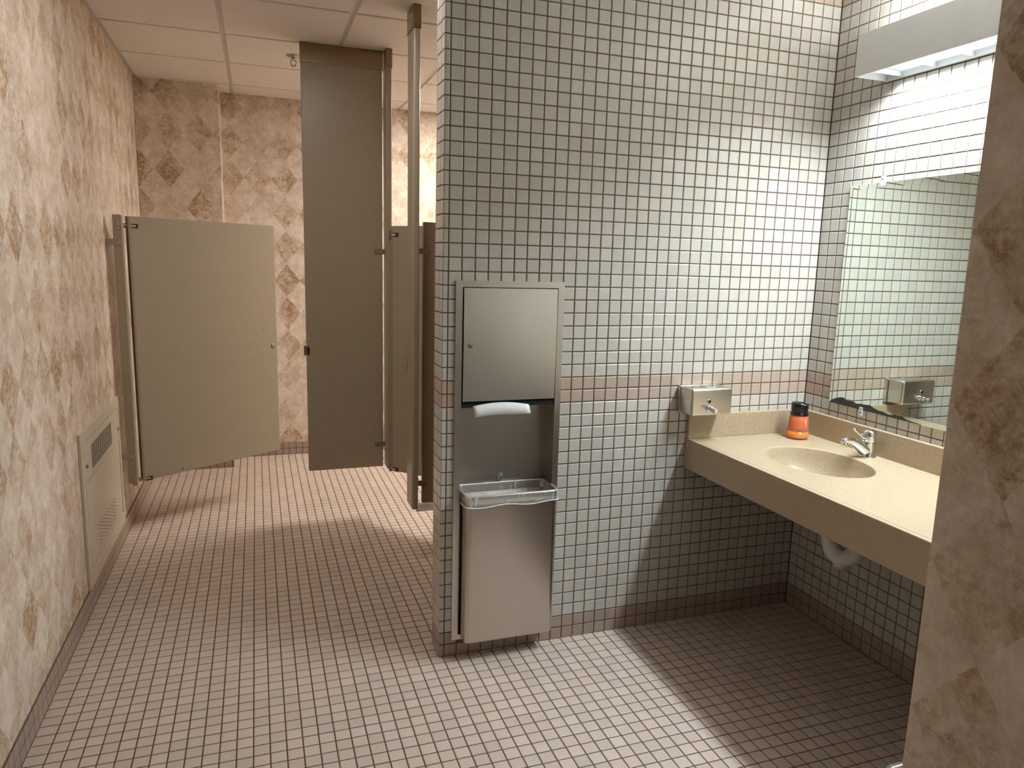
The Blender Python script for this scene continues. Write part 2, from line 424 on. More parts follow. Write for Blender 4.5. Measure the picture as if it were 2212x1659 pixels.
# ------------------------------------------------------------------ tiled bases on the papered walls
def baseboard(name, label, org, U, N, L0, L1, lim=300):
    U, N, o = Vector(U), Vector(N), Vector(org)
    bm = nb(); a = o+U*L0; b = o+U*L1+N*.0062
    box(bm, min(a.x, b.x), max(a.x, b.x), min(a.y, b.y), max(a.y, b.y), 0, .0955)
    s = struct(name, bm, 'wall_grout', label)
    n = int((L1-L0)/p); ls = [L0+k*p for k in range(n+1)]+[L1]
    if ls[-1]-ls[-2] < .012: ls.pop(-2)
    tile_field(s, o+N*.008, U, (0, 0, 1), N, ls, [0, .048, .0965], lambda i, j: 0, ['base_tile'], None, lim)
baseboard('baseboard_left', 'brown tile base along the left papered wall', (XL, 0, 0), (0, 1, 0), (1, 0, 0), YR, YC, 200)
baseboard('baseboard_chase', 'brown tile base under the papered pipe chase', (0, YC, 0), (1, 0, 0), (0, -1, 0), XL+.008, -.868)
baseboard('baseboard_chase_side', 'short brown tile base on the side of the pipe chase', (-.868, 0, 0), (0, 1, 0), (1, 0, 0), YC-.008, YB)
baseboard('baseboard_back', 'brown tile base along the back papered wall', (0, YB, 0), (1, 0, 0), (0, -1, 0), -.860, XF)
baseboard('baseboard_entry', 'brown tile base under the near right papered wall', (XE, 0, 0), (0, -1, 0), (-1, 0, 0), -YN, -YR, 0)

# ------------------------------------------------------------------ recessed towel dispenser
def plate_frame(bm, x0, x1, z0, z1, ix0, ix1, iz0, iz1, y0, y1):
    box(bm, x0, ix0, y0, y1, z0, z1); box(bm, ix1, x1, y0, y1, z0, z1)
    box(bm, ix0, ix1, y0, y1, iz1, z1)
    if iz0 > z0: box(bm, ix0, ix1, y0, y1, z0, iz0)
    return bm
unit = thing('towel_dispenser', 'recessed stainless steel paper towel cabinet in the end of the cream tiled wall', 'towel dispenser', (.244, 0, .069), 0, 'recessed towel cabinets')
bm = plate_frame(nb(), .028, .461, .069, 1.491, .054, .436, .09, 1.468, -.007, -.0005)
obj('frame', bm, 'steel_v', unit)
bm = nb(); sh = .0012
box(bm, HX0+.002, HX1-.002, HD-sh, HD, HZ0+.002, HZ1-.002)
box(bm, HX0+.002, HX0+.002+sh, -.004, HD, HZ0+.002, HZ1-.002); box(bm, HX1-.002-sh, HX1-.002, -.004, HD, HZ0+.002, HZ1-.002)
box(bm, HX0+.002, HX1-.002, -.004, HD, HZ1-.002-sh, HZ1-.002); box(bm, HX0+.002, HX1-.002, -.004, HD, HZ0+.002, HZ0+.002+sh)
obj('recess_liner', bm, 'steel_v', unit)
bm = nb(); t = nb()
# the door, slightly bowed
nx, nz = 8, 20; x0, x1, z0, z1 = .0585, .4315, 1.038, 1.4645
grid = [[t.verts.new((x0+(x1-x0)*i/nx, -.011-.004*math.sin(math.pi*j/nz)*(1-.3*abs(2*i/nx-1)), z0+(z1-z0)*j/nz)) for j in range(nz+1)] for i in range(nx+1)]
for i in range(nx):
    for j in range(nz):
        f = t.faces.new((grid[i][j], grid[i+1][j], grid[i+1][j+1], grid[i][j+1])); f.smooth = True
r = bmesh.ops.extrude_face_region(t, geom=t.faces[:])
for v in [g for g in r['geom'] if isinstance(g, bmesh.types.BMVert)]: v.co.y = .004
for f in t.faces: f.normal_update()
for f in t.faces:
    if abs(f.normal.y) < .7: f.smooth = False
bmesh.ops.split_edges(t, edges=[e for e in t.edges if len(e.link_faces) == 2 and e.link_faces[0].smooth != e.link_faces[1].smooth])
merge(bm, t)
door = obj('cabinet_door', bm, 'steel', unit)
bm = nb(); cyl(bm, (.083, -.010, 1.251), (.083, -.0185, 1.251), .0105, .0095, 20); cyl(bm, (.083, -.0185, 1.251), (.083, -.0205, 1.251), .0065, .006, 16)
lk = obj('lock', bm, 'chrome', door, label='round chrome key lock')
bm = nb(); box(bm, .0822, .0838, -.0212, -.0203, 1.2475, 1.2545); obj('keyhole', bm, 'dark', door)
bm = nb(); box(bm, .054, .436, -.003, HD-.003, 1.028, 1.034); box(bm, .054, .436, -.003, .004, 1.012, 1.0375)
obj('towel_shelf', bm, 'dark', unit, label='dark dispensing slot edge')
bm = nb(); cyl(bm, (.249, HD-.002, .704), (.249, HD-.014, .704), .013, .012, 20); cyl(bm, (.249, HD-.014, .704), (.249, HD-.018, .704), .0075, .006, 16)
obj('bin_lock', bm, 'chrome', unit, label='round chrome bin lock')
# folded towel hanging from the slot
bm = nb(); n = 14; rows = []
for i in range(n+1):
    s = i/n; x = .096+.226*s; sag = .012*math.sin(math.pi*s)
    rows.append([bm.verts.new((x, .028, 1.014+sag*.6)), bm.verts.new((x+.002, .006, 1.019+sag)), bm.verts.new((x+.005, -.010, 1.016+sag)), bm.verts.new((x+.007, -.016, 1.002+.6*sag)), bm.verts.new((x+.010, -.018, .976+.012*s+.004*math.sin(5*s)))])
for i in range(n):
    for k in range(4):
        f = bm.faces.new((rows[i][k], rows[i+1][k], rows[i+1][k+1], rows[i][k+1])); f.smooth = True
r = bmesh.ops.extrude_face_region(bm, geom=bm.faces[:])
for v in [g for g in r['geom'] if isinstance(g, bmesh.types.BMVert)]: v.co.y += .0012; v.co.z -= .0004
tw = obj('paper_towel', bm, 'towel'); tag(tw, 'white folded paper towel hanging from the dispenser slot', 'paper towel')

# ------------------------------------------------------------------ steel waste bin and its clear liner
def rrect(x0, x1, y0, y1, r, seg=6):
    out = []
    for cx, cy, a in ((x1-r, y1-r, 0), (x0+r, y1-r, 90), (x0+r, y0+r, 180), (x1-r, y0+r, 270)):
        for k in range(seg+1):
            t = math.radians(a+90*k/seg); out.append((cx+r*math.cos(t), cy+r*math.sin(t)))
    return out
def loft(bm, loops, cap0=True, cap1=False, smooth=True):
    R = [[bm.verts.new(q) for q in L] for L in loops]; n = len(R[0])
    for i in range(len(R)-1):
        for k in range(n):
            f = bm.faces.new((R[i][k], R[i][(k+1) % n], R[i+1][(k+1) % n], R[i+1][k])); f.smooth = smooth
    if cap0: bm.faces.new(R[0][::-1])
    if cap1: bm.faces.new(R[-1])
    return bm
BX0, BX1, BY0, BY1, BZ0, BZ1 = .062, .434, -.078, .084, .082, .684
def lp(dx, z, r): return [(x, y, z) for x, y in rrect(BX0-dx, BX1+dx, BY0-dx, BY1+min(dx, 0), max(.006, r+dx))]
bin_ = thing('waste_bin', 'stainless steel waste bin below the towel cabinet on the cream tiled wall', 'waste bin', (.248, 0, BZ0), 0, 'recessed waste bins')
bm = loft(nb(), [lp(-.004, BZ0, .022), lp(0, BZ0+.004, .022), lp(0, BZ0+.008, .022), lp(0, BZ1-.026, .022), lp(0, BZ1-.0225, .022), lp(0, BZ1-.02, .022), lp(-.0015, BZ1-.02, .022), lp(-.0015, BZ0+.006, .022)], True, True)
obj('body', bm, 'steel_v', bin_)
bm = loft(nb(), [lp(.0005, BZ1-.038, .022), lp(.004, BZ1-.037, .022), lp(.0045, BZ1-.004, .022), lp(.003, BZ1, .022), lp(-.002, BZ1, .022), lp(-.003, BZ1-.006, .022), lp(-.002, BZ1-.036, .022)], False, False)
obj('rim', bm, 'steel', bin_)
def wob(L, a, f, ph):
    out = []
    for k, (x, y, z) in enumerate(L):
        out.append((x, y, z+a*math.sin(f*x*60+ph)+a*.6*math.sin(f*(x+y)*140+ph*2)))
    return out
def dens(dx, z, r, n=14):
    L = lp(dx, z, r); out = []
    for k in range(len(L)):
        a, b = Vector(L[k]), Vector(L[(k+1) % len(L)]); m = max(1, int((b-a).length/.012))
        for i in range(m): out.append(tuple(a.lerp(b, i/m)))
    return out
def ripple(L, amt, ph):
    out = []; cx, cy = (BX0+BX1)/2, (BY0+BY1)/2
    for k, (x, y, z) in enumerate(L):
        d = Vector((x-cx, y-cy, 0)).normalized(); w = amt*(math.sin(x*170+ph)+.6*math.sin(x*410+y*230+ph*3))
        out.append((x-d.x*abs(w), y-d.y*abs(w), z))
    return out
def resample(Ls):
    n = min(len(L) for L in Ls); return [[L[int(i*len(L)/n)] for i in range(n)] for L in Ls]
base = dens(0, 0, .022); n = len(base)
def lay(dx, z, amt, ph, wz=0):
    cx, cy = (BX0+BX1)/2, (BY0+BY1)/2; out = []
    for k, (x, y, _) in enumerate(base):
        sx = 1+dx/((BX1-BX0)/2); sy = 1+dx/((BY1-BY0)/2)
        X, Y = cx+(x-cx)*sx, cy+(y-cy)*sy
        d = Vector((X-cx, Y-cy, 0)).normalized(); w = abs(amt*(math.sin(x*170+ph)+.6*math.sin(x*410+y*230+ph*3)))
        s = (1 if dx > 0 else -1)
        Y = min(Y+s*d.y*w, BY1+.004)
        out.append((X+s*d.x*w, Y, z+wz*math.sin(x*33+ph)))
    return out
liner = thing('bin_liner', 'clear plastic liner folded over the rim of the steel waste bin under the towel cabinet', 'bin liner', (.248, 0, BZ1), 0, 'clear bin liners')
bm = loft(nb(), [lay(-.05, .30, .02, .3), lay(-.03, .42, .016, 1.1), lay(-.018, .55, .012, .4), lay(-.010, .63, .007, 2.), lay(-.006, BZ1-.012, .003, .9), lay(-.003, BZ1+.0018, .0006, .2)], True, False)
obj('sack', bm, 'film', liner)
bm = loft(nb(), [lay(-.003, BZ1+.002, .0004, .2), lay(.006, BZ1+.0015, .0004, .5), lay(.0068, BZ1-.015, .0012, 1.2), lay(.0065, BZ1-.034, .0016, 2.2, .003), lay(.0068, BZ1-.044, .0010, .7, .004)], False, False)
obj('cuff', bm, 'film', liner)
pts = [v for v in lay(.0075, BZ1-.042, .0008, .7, .004) if v[1] < 0]
pts.sort(key=lambda q: q[0]); bm = nb(); tube(bm, pts, .0022, 6); obj('rolled_edge', bm, 'towel', liner, label='bunched whitish edge of the liner')
# twin in the near wall
for src, lab in ((unit, 'recessed stainless towel cabinet in the near alcove wall, out of frame'), (bin_, 'twin waste bin at the near alcove wall, bottom right corner of the picture'), (liner, 'pale bin liner peeking past the near right wall at the bottom edge')):
    c = copy_tree(src); c.location = (TX-src.location.x, YN-src.location.y, src.location.z); c.rotation_euler = (0, 0, math.pi); c['label'] = lab

# ------------------------------------------------------------------ vanity counter
CX0, CX1, CZ, CT = 1.052, XR-.001, .840, .131
SX, SY, SA, SB = 1.362, -.447, .168, .222
YE = YN+.001
van = thing('vanity_counter', 'tan speckled vanity counter with an integral oval basin', 'counter', (1.36, -.9, CZ))
bm = nb(); angs = sorted([2*math.pi*k/72 for k in range(72)]+[math.atan2(y-SY, x-SX) % (2*math.pi) for x in (CX0+.0200, CX1) for y in (-.001, YE)])
rings = []
def ell(k, z): return [(SX+SA*k*math.cos(a), SY+SB*k*math.sin(a), z) for a in angs]
def rect():
    out = []
    for a in angs:
        dx, dy = math.cos(a), math.sin(a); c = []
        for X in (CX0+.0200, CX1):
            if abs(dx) > 1e-9 and (X-SX)/dx > 0: c.append((X-SX)/dx)
        for Y in (-.001, YE):
            if abs(dy) > 1e-9 and (Y-SY)/dy > 0: c.append((Y-SY)/dy)
        s = min(c); out.append((SX+dx*s, SY+dy*s, CZ-.0003))
    return out
loft(bm, [rect(), ell(1.06, CZ), ell(1.03, CZ-.0008), ell(1.0, CZ-.004)], False, False, True)
obj('top', bm, 'counter', van, recalc=True)
bm = nb(); prof = [(1.0, CZ-.004), (.985, CZ-.012), (.96, CZ-.035), (.90, CZ-.068), (.80, CZ-.098), (.62, CZ-.122), (.40, CZ-.134), (.13, CZ-.138)]
loft(bm, [ell(k, z) for k, z in prof], False, True)
bas = obj('basin', bm, 'counter', van)
bm = nb(); lathe(bm, [(.0001, CZ-.132), (.012, CZ-.132), (.02, CZ-.133), (.024, CZ-.136), (.024, CZ-.14)], SX, SY); obj('drain', bm, 'chrome', bas)
bm = nb(); box(bm, CX0, CX0+.022, YE, -.0005, CZ-CT, CZ, .004, 2)
obj('apron', bm, 'counter', van)
bm = nb(); box(bm, XR-.019, XR-.0005, YE, -.0005, CZ-.001, CZ+.104, .003, 2); obj('back_splash', bm, 'counter', van)
bm = nb(); box(bm, CX0+.002, XR-.0185, -.020, -.0005, CZ-.001, CZ+.104, .003, 2); obj('side_splash', bm, 'counter', van)

# ------------------------------------------------------------------ faucet
FX, FY = 1.603, -.447
fa = thing('faucet', 'chrome single lever faucet behind the oval basin', 'faucet', (FX, FY, CZ))
bm = nb(); lathe(bm, [(.0305, CZ), (.031, CZ+.004), (.0285, CZ+.010), (.027, CZ+.03), (.0262, CZ+.058), (.0262, CZ+.0595)], FX, FY, 32); obj('body', bm, 'chrome', fa)
bm = nb(); lathe(bm, [(.0255, CZ+.061), (.027, CZ+.0625), (.0275, CZ+.085), (.026, CZ+.098), (.021, CZ+.106), (.012, CZ+.1095), (.0001, CZ+.110)], FX, FY, 32); cap = obj('handle_cap', bm, 'chrome', fa)
bm = nb(); tube(bm, [(FX-.016, FY, CZ+.075), (FX-.034, FY, CZ+.082), (FX-.052, FY, CZ+.094), (FX-.068, FY, CZ+.106), (FX-.078, FY, CZ+.113), (FX-.086, FY, CZ+.116)], [(.012, .012), (.0095, .0085), (.0062, .0052), (.005, .0045), (.0072, .006), (.003, .003)], 14)
obj('lever', bm, 'chrome', cap)
bm = nb(); tube(bm, [(FX-.004, FY, CZ+.022), (FX-.026, FY, CZ+.030), (FX-.050, FY, CZ+.047), (FX-.075, FY, CZ+.061), (FX-.100, FY, CZ+.069), (FX-.122, FY, CZ+.071), (FX-.134, FY, CZ+.068), (FX-.139, FY, CZ+.063)],
     [(.021, .025), (.020, .024), (.0165, .0215), (.0135, .0195), (.012, .018), (.0115, .017), (.0095, .014), (.004, .007)], 20); sp = obj('spout', bm, 'chrome', fa)
bm = nb(); cyl(bm, (FX-.121, FY, CZ+.064), (FX-.121, FY, CZ+.050), .0115, .0108, 20); obj('aerator', bm, 'chrome', sp)

# ------------------------------------------------------------------ orange soap bottle
QX, QY = 1.541, -.118
bo = thing('soap_bottle', 'clear soap bottle of orange liquid with a black pump cap', 'soap bottle', (QX, QY, CZ))
bm = nb(); lathe(bm, [(.046, CZ), (.0485, CZ+.003), (.0480, CZ+.012), (.0445, CZ+.05), (.0405, CZ+.09), (.0375, CZ+.101), (.0355, CZ+.104)], QX, QY, 36); obj('bottle', bm, 'glass', bo)
bm = nb(); lathe(bm, [(.0435, CZ+.006), (.0462, CZ+.010), (.0458, CZ+.014), (.0440, CZ+.034)], QX, QY, 36); obj('liquid_soap', bm, 'soap', bo, label='bright orange liquid soap')
bm = nb(); lathe(bm, [(.0438, CZ+.0342), (.0420, CZ+.054), (.0400, CZ+.076), (.0380, CZ+.096), (.034, CZ+.100)], QX, QY, 36); obj('soapy_upper', bm, 'soap_dark', bo, label='darker orange film above the liquid')
bm = nb(); lathe(bm, [(.0375, CZ+.104), (.0385, CZ+.107), (.0375, CZ+.112), (.0335, CZ+.116), (.0335, CZ+.123), (.0352, CZ+.126), (.0352, CZ+.150), (.034, CZ+.1555), (.030, CZ+.158), (.0001, CZ+.159)], QX, QY, 36)
for v in bm.verts:
    if v.co.z > CZ+.152: v.co.z -= .011*max(0, (v.co.x-QX)/.034)*(1 if v.co.y < QY+.01 else .3)
obj('pump_cap', bm, 'black', bo, label='black pump cap')
bm = nb(); tube(bm, [(QX-.012, QY-.0352, CZ+.1535), (QX+.004, QY-.0355, CZ+.151), (QX+.018, QY-.031, CZ+.1455), (QX+.026, QY-.0245, CZ+.141)], .0011, 8); obj('pump_lip', bm, 'zinc', bo)
bm = nb(); cyl(bm, (QX+.003, QY-.0395, CZ+.088), (QX+.004, QY-.0435, CZ+.052), .0016, .0016, 8); obj('dip_tube', bm, 'clear', bo)

# ------------------------------------------------------------------ wall soap dispenser
sd = thing('soap_dispenser', 'brushed steel wall soap dispenser above the left end of the counter', 'soap dispenser', (1.10, 0, .955))
DX0, DX1, DZ0, DZ1, DY = 1.000, 1.198, .957, 1.0715, -.108
bm = nb(); box(bm, DX0-.0015, DX1+.0015, -.020, -.0005, DZ0-.001, DZ1+.001, .010, 3, lambda e: abs(e.verts[0].co.y-e.verts[1].co.y) > .01); obj('back_plate', bm, 'steel', sd)
bm = nb(); box(bm, DX0, DX1, DY, -.019, DZ0, DZ1, .011, 4); 
for f in bm.faces: f.smooth = True
db = obj('body', bm, 'steel', sd)
bm = nb(); box(bm, 1.080, 1.128, -.088, -.040, DZ1, DZ1+.002, .0008, 1); cyl(bm, (1.143, -.05, DZ1), (1.143, -.05, DZ1+.004), .005, .004, 12); obj('filler_lid', bm, 'steel', sd)
bm = nb(); cyl(bm, (1.084, DY+.001, 1.0165), (1.084, DY-.003, 1.0165), .0105, .0100, 24); w = obj('sight_window', bm, 'chrome', sd)
bm = nb(); cyl(bm, (1.084, DY-.0028, 1.0165), (1.084, DY-.0036, 1.0165), .0072, .0072, 20); obj('window_lens', bm, 'dark', w)
bm = nb(); cyl(bm, (1.085, DY+.001, .9885), (1.085, DY-.006, .9885), .0145, .013, 24); cyl(bm, (1.085, DY-.006, .9885), (1.085, DY-.026, .9885), .0105, .0098, 24); v = obj('valve', bm, 'chrome', sd)
bm = nb(); cyl(bm, (1.085, DY-.026, .9885), (1.085, DY-.046, .9885), .0065, .006, 18); cyl(bm, (1.085, DY-.046, .9885), (1.085, DY-.051, .9885), .0085, .0075, 18); obj('push_button', bm, 'chrome', v)
bm = nb(); cyl(bm, (1.085, DY-.033, .985), (1.085, DY-.036, .972), .0042, .003, 14); obj('nozzle', bm, 'chrome', v)

# ------------------------------------------------------------------ wrapped drain trap
tr = thing('drain_trap', 'white wrapped drain trap under the tan counter', 'pipe', (1.40, -.50, .46))
bm = nb(); tube(bm, [(1.37, -.455, .695), (1.385, -.475, .62), (1.395, -.500, .56), (1.40, -.508, .53), (1.405, -.520, .500), (1.415, -.540, .484), (1.43, -.562, .484), (1.445, -.585, .500), (1.455, -.595, .53), (1.465, -.60, .565), (1.50, -.60, .585), (1.56, -.60, .588), (1.66, -.60, .588)], [.024, .026, .030, .033, .035, .036, .036, .035, .033, .032, .030, .028, .026], 18)
obj('wrapped_pipe', bm, 'white_plastic', tr)
bm = nb(); cyl(bm, (1.42, -.550, .490), (1.42, -.550, .448), .030, .027, 22); c = obj('cleanout_cap', bm, 'white_plastic', tr)
bm = nb(); cyl(bm, (1.42, -.550, .448), (1.42, -.550, .443), .0285, .0275, 22); obj('cap_ring', bm, 'white_plastic', c)

# ------------------------------------------------------------------ mirror
MY0, MY1, MZ0, MZ1 = -1.50, -.152, 1.003, 1.909
mi = thing('mirror', 'large frameless wall mirror with dark flaking along its lower edge', 'mirror', (XR, -.8, MZ0))
bm = nb(); bw = .020
def mrect(d, x): return [(x, MY1-d, MZ0+d), (x, MY0+d, MZ0+d), (x, MY0+d, MZ1-d), (x, MY1-d, MZ1-d)]
loft(bm, [mrect(0, XR-.0005), mrect(0, XR-.0040), mrect(bw, XR-.0047)], True, True, False)
obj('glass', bm, 'mirror', mi)
OUT = [(-0.156, 1.004), (-0.168, 1.014), (-0.19, 1.026), (-0.214, 1.034), (-0.231, 1.035), (-0.252, 1.027), (-0.279, 1.03), (-0.303, 1.023), (-0.316, 1.026), (-0.351, 1.028), (-0.372, 1.031), (-0.395, 1.022), (-0.415, 1.017), (-0.439, 1.017), (-0.464, 1.011), (-0.484, 1.012), (-0.495, 1.018), (-0.51, 1.016), (-0.526, 1.019), (-0.545, 1.010), (-0.559, 1.008), (-0.611, 1.004)]
bm = nb(); A = []; B = []
for y, z in OUT:
    q = [bm.verts.new((XR-.0066, y, z)), bm.verts.new((XR-.0056, y, z))]; A.append(q[0]); B.append(q[1])
A2 = [bm.verts.new((XR-.0066, y, 1.0032)) for y, z in OUT]; B2 = [bm.verts.new((XR-.0038, y, 1.0032)) for y, z in OUT]
for i in range(len(OUT)-1):
    bm.faces.new((A[i], A[i+1], A2[i+1], A2[i])); bm.faces.new((B[i], B[i+1], A[i+1], A[i])); bm.faces.new((A2[i], A2[i+1], B2[i+1], B2[i]))
obj('flaked_silvering', bm, 'patch', mi, label='dark wavy patch of lost silvering')
for y, z, s in ((-.318, MZ1, 1), (-.334, MZ0, -1), (-1.2, MZ1, 1), (-1.2, MZ0, -1)):
    bm = nb(); za, zb = (z-.012, z+.022) if s > 0 else (z-.022, z+.012)
    box(bm, XR-.0105, XR-.0066, y-.009, y+.009, min(za, zb), max(za, zb), .002, 1); zz = z+s*.011
    box(bm, XR-.0070, XR-.0004, y-.009, y+.009, min(z+s*.001, z+s*.022), max(z+s*.001, z+s*.022), .001, 1)
    cp = obj('clip', bm, 'clear', mi, label='clear plastic mirror clip')
    bm = nb(); screw(bm, (XR-.0105, y, zz), (-1, 0, 0), .0035, .002); obj('screw', bm, 'dark', cp)

# ------------------------------------------------------------------ vanity light
LY0, LY1, LX0, LZ0, LZ1 = -1.50, -.279, 1.506, 2.289, 2.441
vl = thing('vanity_light', 'long white box wall light glowing above the mirror', 'wall light', (XR, -.9, LZ0))
bm = nb(); box(bm, LX0, LX0+.004, LY0, LY1, LZ0, LZ1, .001, 1); obj('front_panel', bm, 'white_paint', vl)
for y in (LY0, LY1-.003): obj('end_cap', box(nb(), LX0+.004, XR-.004, y, y+.003, LZ0, LZ1, .0008, 1), 'white_paint', vl)
obj('back_pan', box(nb(), XR-.005, XR-.0005, LY0, LY1, LZ0, LZ1, .001, 1), 'white_paint', vl)
bm = nb(); box(bm, LX0+.004, LX0+.012, LY0+.003, LY1-.003, LZ0, LZ0+.003); box(bm, XR-.013, XR-.005, LY0+.003, LY1-.003, LZ0, LZ0+.003); obj('lens_ledge', bm, 'white_paint', vl)
obj('inner_tray', box(nb(), LX0+.004, XR-.005, LY0+.003, LY1-.003, 2.36, 2.364), 'white_paint', vl)
obj('lens', box(nb(), LX0+.006, XR-.007, LY0+.06, LY1-.075, LZ0+.024, LZ0+.028), 'lens_down', vl, label='glowing lower lens')
obj('top_lens', box(nb(), LX0+.008, XR-.009, LY0+.03, LY1-.075, LZ1-.010, LZ1-.006), 'lens_up', vl, label='glowing upper lens')
ld_ = bpy.data.lights.new('vanity_lamp', 'AREA'); ld_.shape = 'RECTANGLE'; ld_.size = .11; ld_.size_y = (LY1-.075)-(LY0+.06); ld_.energy = LENS_DOWN; ld_.color = (.83, .94, 1.0); ld_.spread = math.radians(145)
lo = bpy.data.objects.new('vanity_lamp', ld_); C.objects.link(lo); lo.parent = vl
lo.location = Vector((LX0+.066, (LY0+.06+LY1-.075)/2, LZ0-.001))-Vector(vl.location)
y = LY1-.075
while y > LY0+.05:
    obj('louver', box(nb(), LX0+.005, XR-.006, y-.0006, y+.0006, LZ0+.003, LZ0+.022), 'white_paint', vl); y -= .148

# ------------------------------------------------------------------ toilet partitions
def slab(x0, x1, y0, y1, z0, z1, b=.004): return box(nb(), x0, x1, y0, y1, z0, z1, b, 2)
def bracket(parent, x0, x1, y, z, sx, h=.030):
    "flat zinc strap on a face towards -y with a screw at its free end"
    bm = nb(); box(bm, x0, x1, y-.004, y, z-h/2, z+h/2, .0015, 1); s = x0+.012 if sx < 0 else x1-.012
    b = obj('bracket', bm, 'zinc', parent, label='small zinc bracket')
    bm = nb(); screw(bm, (s, y-.004, z), (0, -1, 0), .0055, .003); obj('screw', bm, 'chrome', b)
T = .032
# wide ceiling-hung pilaster
P1 = thing('stall_pilaster', 'wide taupe ceiling-hung stall panel standing alone in front of the back wall', 'stall panel', (-.18, YS, .305), 0, 'ceiling-hung stall pilasters')
obj('panel', slab(-.400, .040, YS-T/2, YS+T/2, .305, ZC-.002), 'taupe', P1)
obj('shoe', box(nb(), -.403, .043, YS-T/2-.003, YS+T/2+.003, ZC-.103, ZC-.0005, .001, 1), 'shoe', P1, label='brushed metal ceiling shoe')
bm = nb(); box(bm, -.414, -.398, YS-.020, YS+.022, .998, 1.054, .001, 1); box(bm, -.400, -.382, YS-T/2-.005, YS-T/2, 1.000, 1.052, .001, 1)
k = obj('latch_keeper', bm, 'zinc', P1, label='zinc latch keeper')
bm = nb(); box(bm, -.397, -.386, YS-T/2-.0058, YS-T/2-.0045, 1.006, 1.046); obj('keeper_slot', bm, 'dark', k)
for z in (1.077, 1.110): obj('screw', screw(nb(), (-.376, YS-T/2, z), (0, -1, 0), .0045, .003), 'chrome', P1)
bracket(P1, -.014, .0515, YS-T/2-.0005, 1.601, -1); bracket(P1, -.010, .0515, YS-T/2-.0005, .449, -1)
# slim corner pilaster
P2 = thing('stall_pilaster', 'slim taupe corner pilaster beside the wide ceiling-hung panel', 'stall panel', (.067, 1.69, .305), 0, 'ceiling-hung stall pilasters')
obj('panel', slab(.052, .083, 1.634, 1.745, .305, ZC-.002, .007), 'taupe', P2)
obj('shoe', box(nb(), .049, .086, 1.631, 1.748, ZC-.103, ZC-.0005, .003, 1), 'shoe', P2)
for z in (1.697, .317): obj('hinge_leaf', box(nb(), .062, .082, 1.6225, 1.6345, z-.024, z+.024, .001, 1), 'zinc', P2)
# pilaster nearest the tiled wall
P3 = thing('stall_pilaster', 'taupe ceiling-hung pilaster nearest the cream tiled wall', 'stall panel', (.066, .95, .305), 0, 'ceiling-hung stall pilasters')
obj('panel', slab(.050, .082, .880, 1.020, .305, ZC-.002, .008), 'taupe', P3)
obj('shoe', box(nb(), .047, .085, .877, 1.023, ZC-.103, ZC-.0005, .003, 1), 'shoe', P3)
bracket(P3, .080, .150, .972, 1.603, 1); bracket(P3, .080, .150, .972, .415, 1)
DIV = thing('stall_divider', 'taupe divider panel held by brackets beside the pilaster and tiled wall', 'stall panel', (.6, .99, .305))
obj('panel', slab(.122, 1.30, .974, 1.000, .305, 1.745, .003), 'taupe', DIV)
# narrow pilaster at the left wall
P4 = thing('stall_pilaster', 'narrow taupe pilaster strip bracketed to the left papered wall', 'stall panel', (-1.33, YS, .305))
obj('panel', slab(-1.357, -1.312, YS-T/2, YS+T/2, .303, 1.752, .005), 'taupe', P4)
bracket(P4, -1.386, -1.318, YS-T/2-.0005, 1.610, 1, .034); bracket(P4, -1.386, -1.322, YS-T/2-.0005, .457, 1, .034)
for z in (1.610, .457): obj('wall_flange', box(nb(), -1.392, -1.384, YS-T/2-.0045, YS+T/2, z-.017, z+.017, .001, 1), 'zinc', P4)
def door(name, label, hinge, ang, w, latch):
    "a stall door; local x runs from the hinge to the latch, local -y faces the viewer"
    d = thing(name, label, 'stall door', hinge, ang, 'stall doors')
    h0, h1 = .305, 1.747
    obj('leaf', box(nb(), .006, w, -.0127, .0127, 0, h1-h0, .003, 2), 'taupe', d, True)
    bm = nb(); box(bm, .006, .020, -.0133, .0133, .002, h1-h0-.002, .002, 1); obj('edge_trim', bm, 'taupe_edge', d, True)
    for z, nm in ((h1-h0-.050, 'top_hinge'), (.012, 'bottom_hinge')):
        bm = nb(); box(bm, -.002, .040, -.010, .010, z-.006, z+.006, .002, 1); cyl(bm, (-.004, 0, z-.012), (-.004, 0, z+.012), .006, .006, 12)
        hg = obj(nm, bm, 'zinc', d, True, label='zinc pivot hinge')
        bm = nb(); box(bm, .022, .062, -.0142, -.0126, z-.014, z+.014, .0005, 1); obj('hinge_pocket', bm, 'taupe_edge', hg, True)
        bm = nb(); box(bm, .025, .059, -.0150, -.0140, z-.010, z+.010); obj('pocket_recess', bm, 'dark', hg, True)
        bm = nb(); box(bm, .018, .046, -.0165, -.0140, z-.005, z+.005, .001, 1); screw(bm, (.044, -.0165, z), (0, -1, 0), .005, .003); obj('hinge_pin', bm, 'chrome', hg, True)
    return d
A = math.atan2(2.271-1.733, -.562+1.312)
D1 = door('stall_door', 'wide taupe stall door hanging half open by the left papered wall', (-1.3005, 1.733, .305), A, .918, True)
bm = nb(); screw(bm, (.886, -.0127, .688), (0, -1, 0), .019, .004); lt = obj('latch_plate', bm, 'zinc', D1, True, label='round zinc emergency latch plate')
bm = nb(); box(bm, .880, .892, -.0172, -.0165, .682, .694, .0005, 1); obj('latch_slot', bm, 'drain_metal', lt, True)
for x, z in ((.823, .799), (.914, .793), (.726, .718), (.726, .631)): obj('screw', screw(nb(), (x, -.0127, z), (0, -1, 0), .0055, .004), 'chrome', D1, True)
bm = nb(); screw(bm, (.24, -.0127, .02), (0, -1, 0), .005, .0015); obj('bolt_hole', bm, 'dark', D1, True)
bm = nb(); box(bm, -.030, -.004, -.0175, -.0145, 1.368, 1.424, .001, 1)
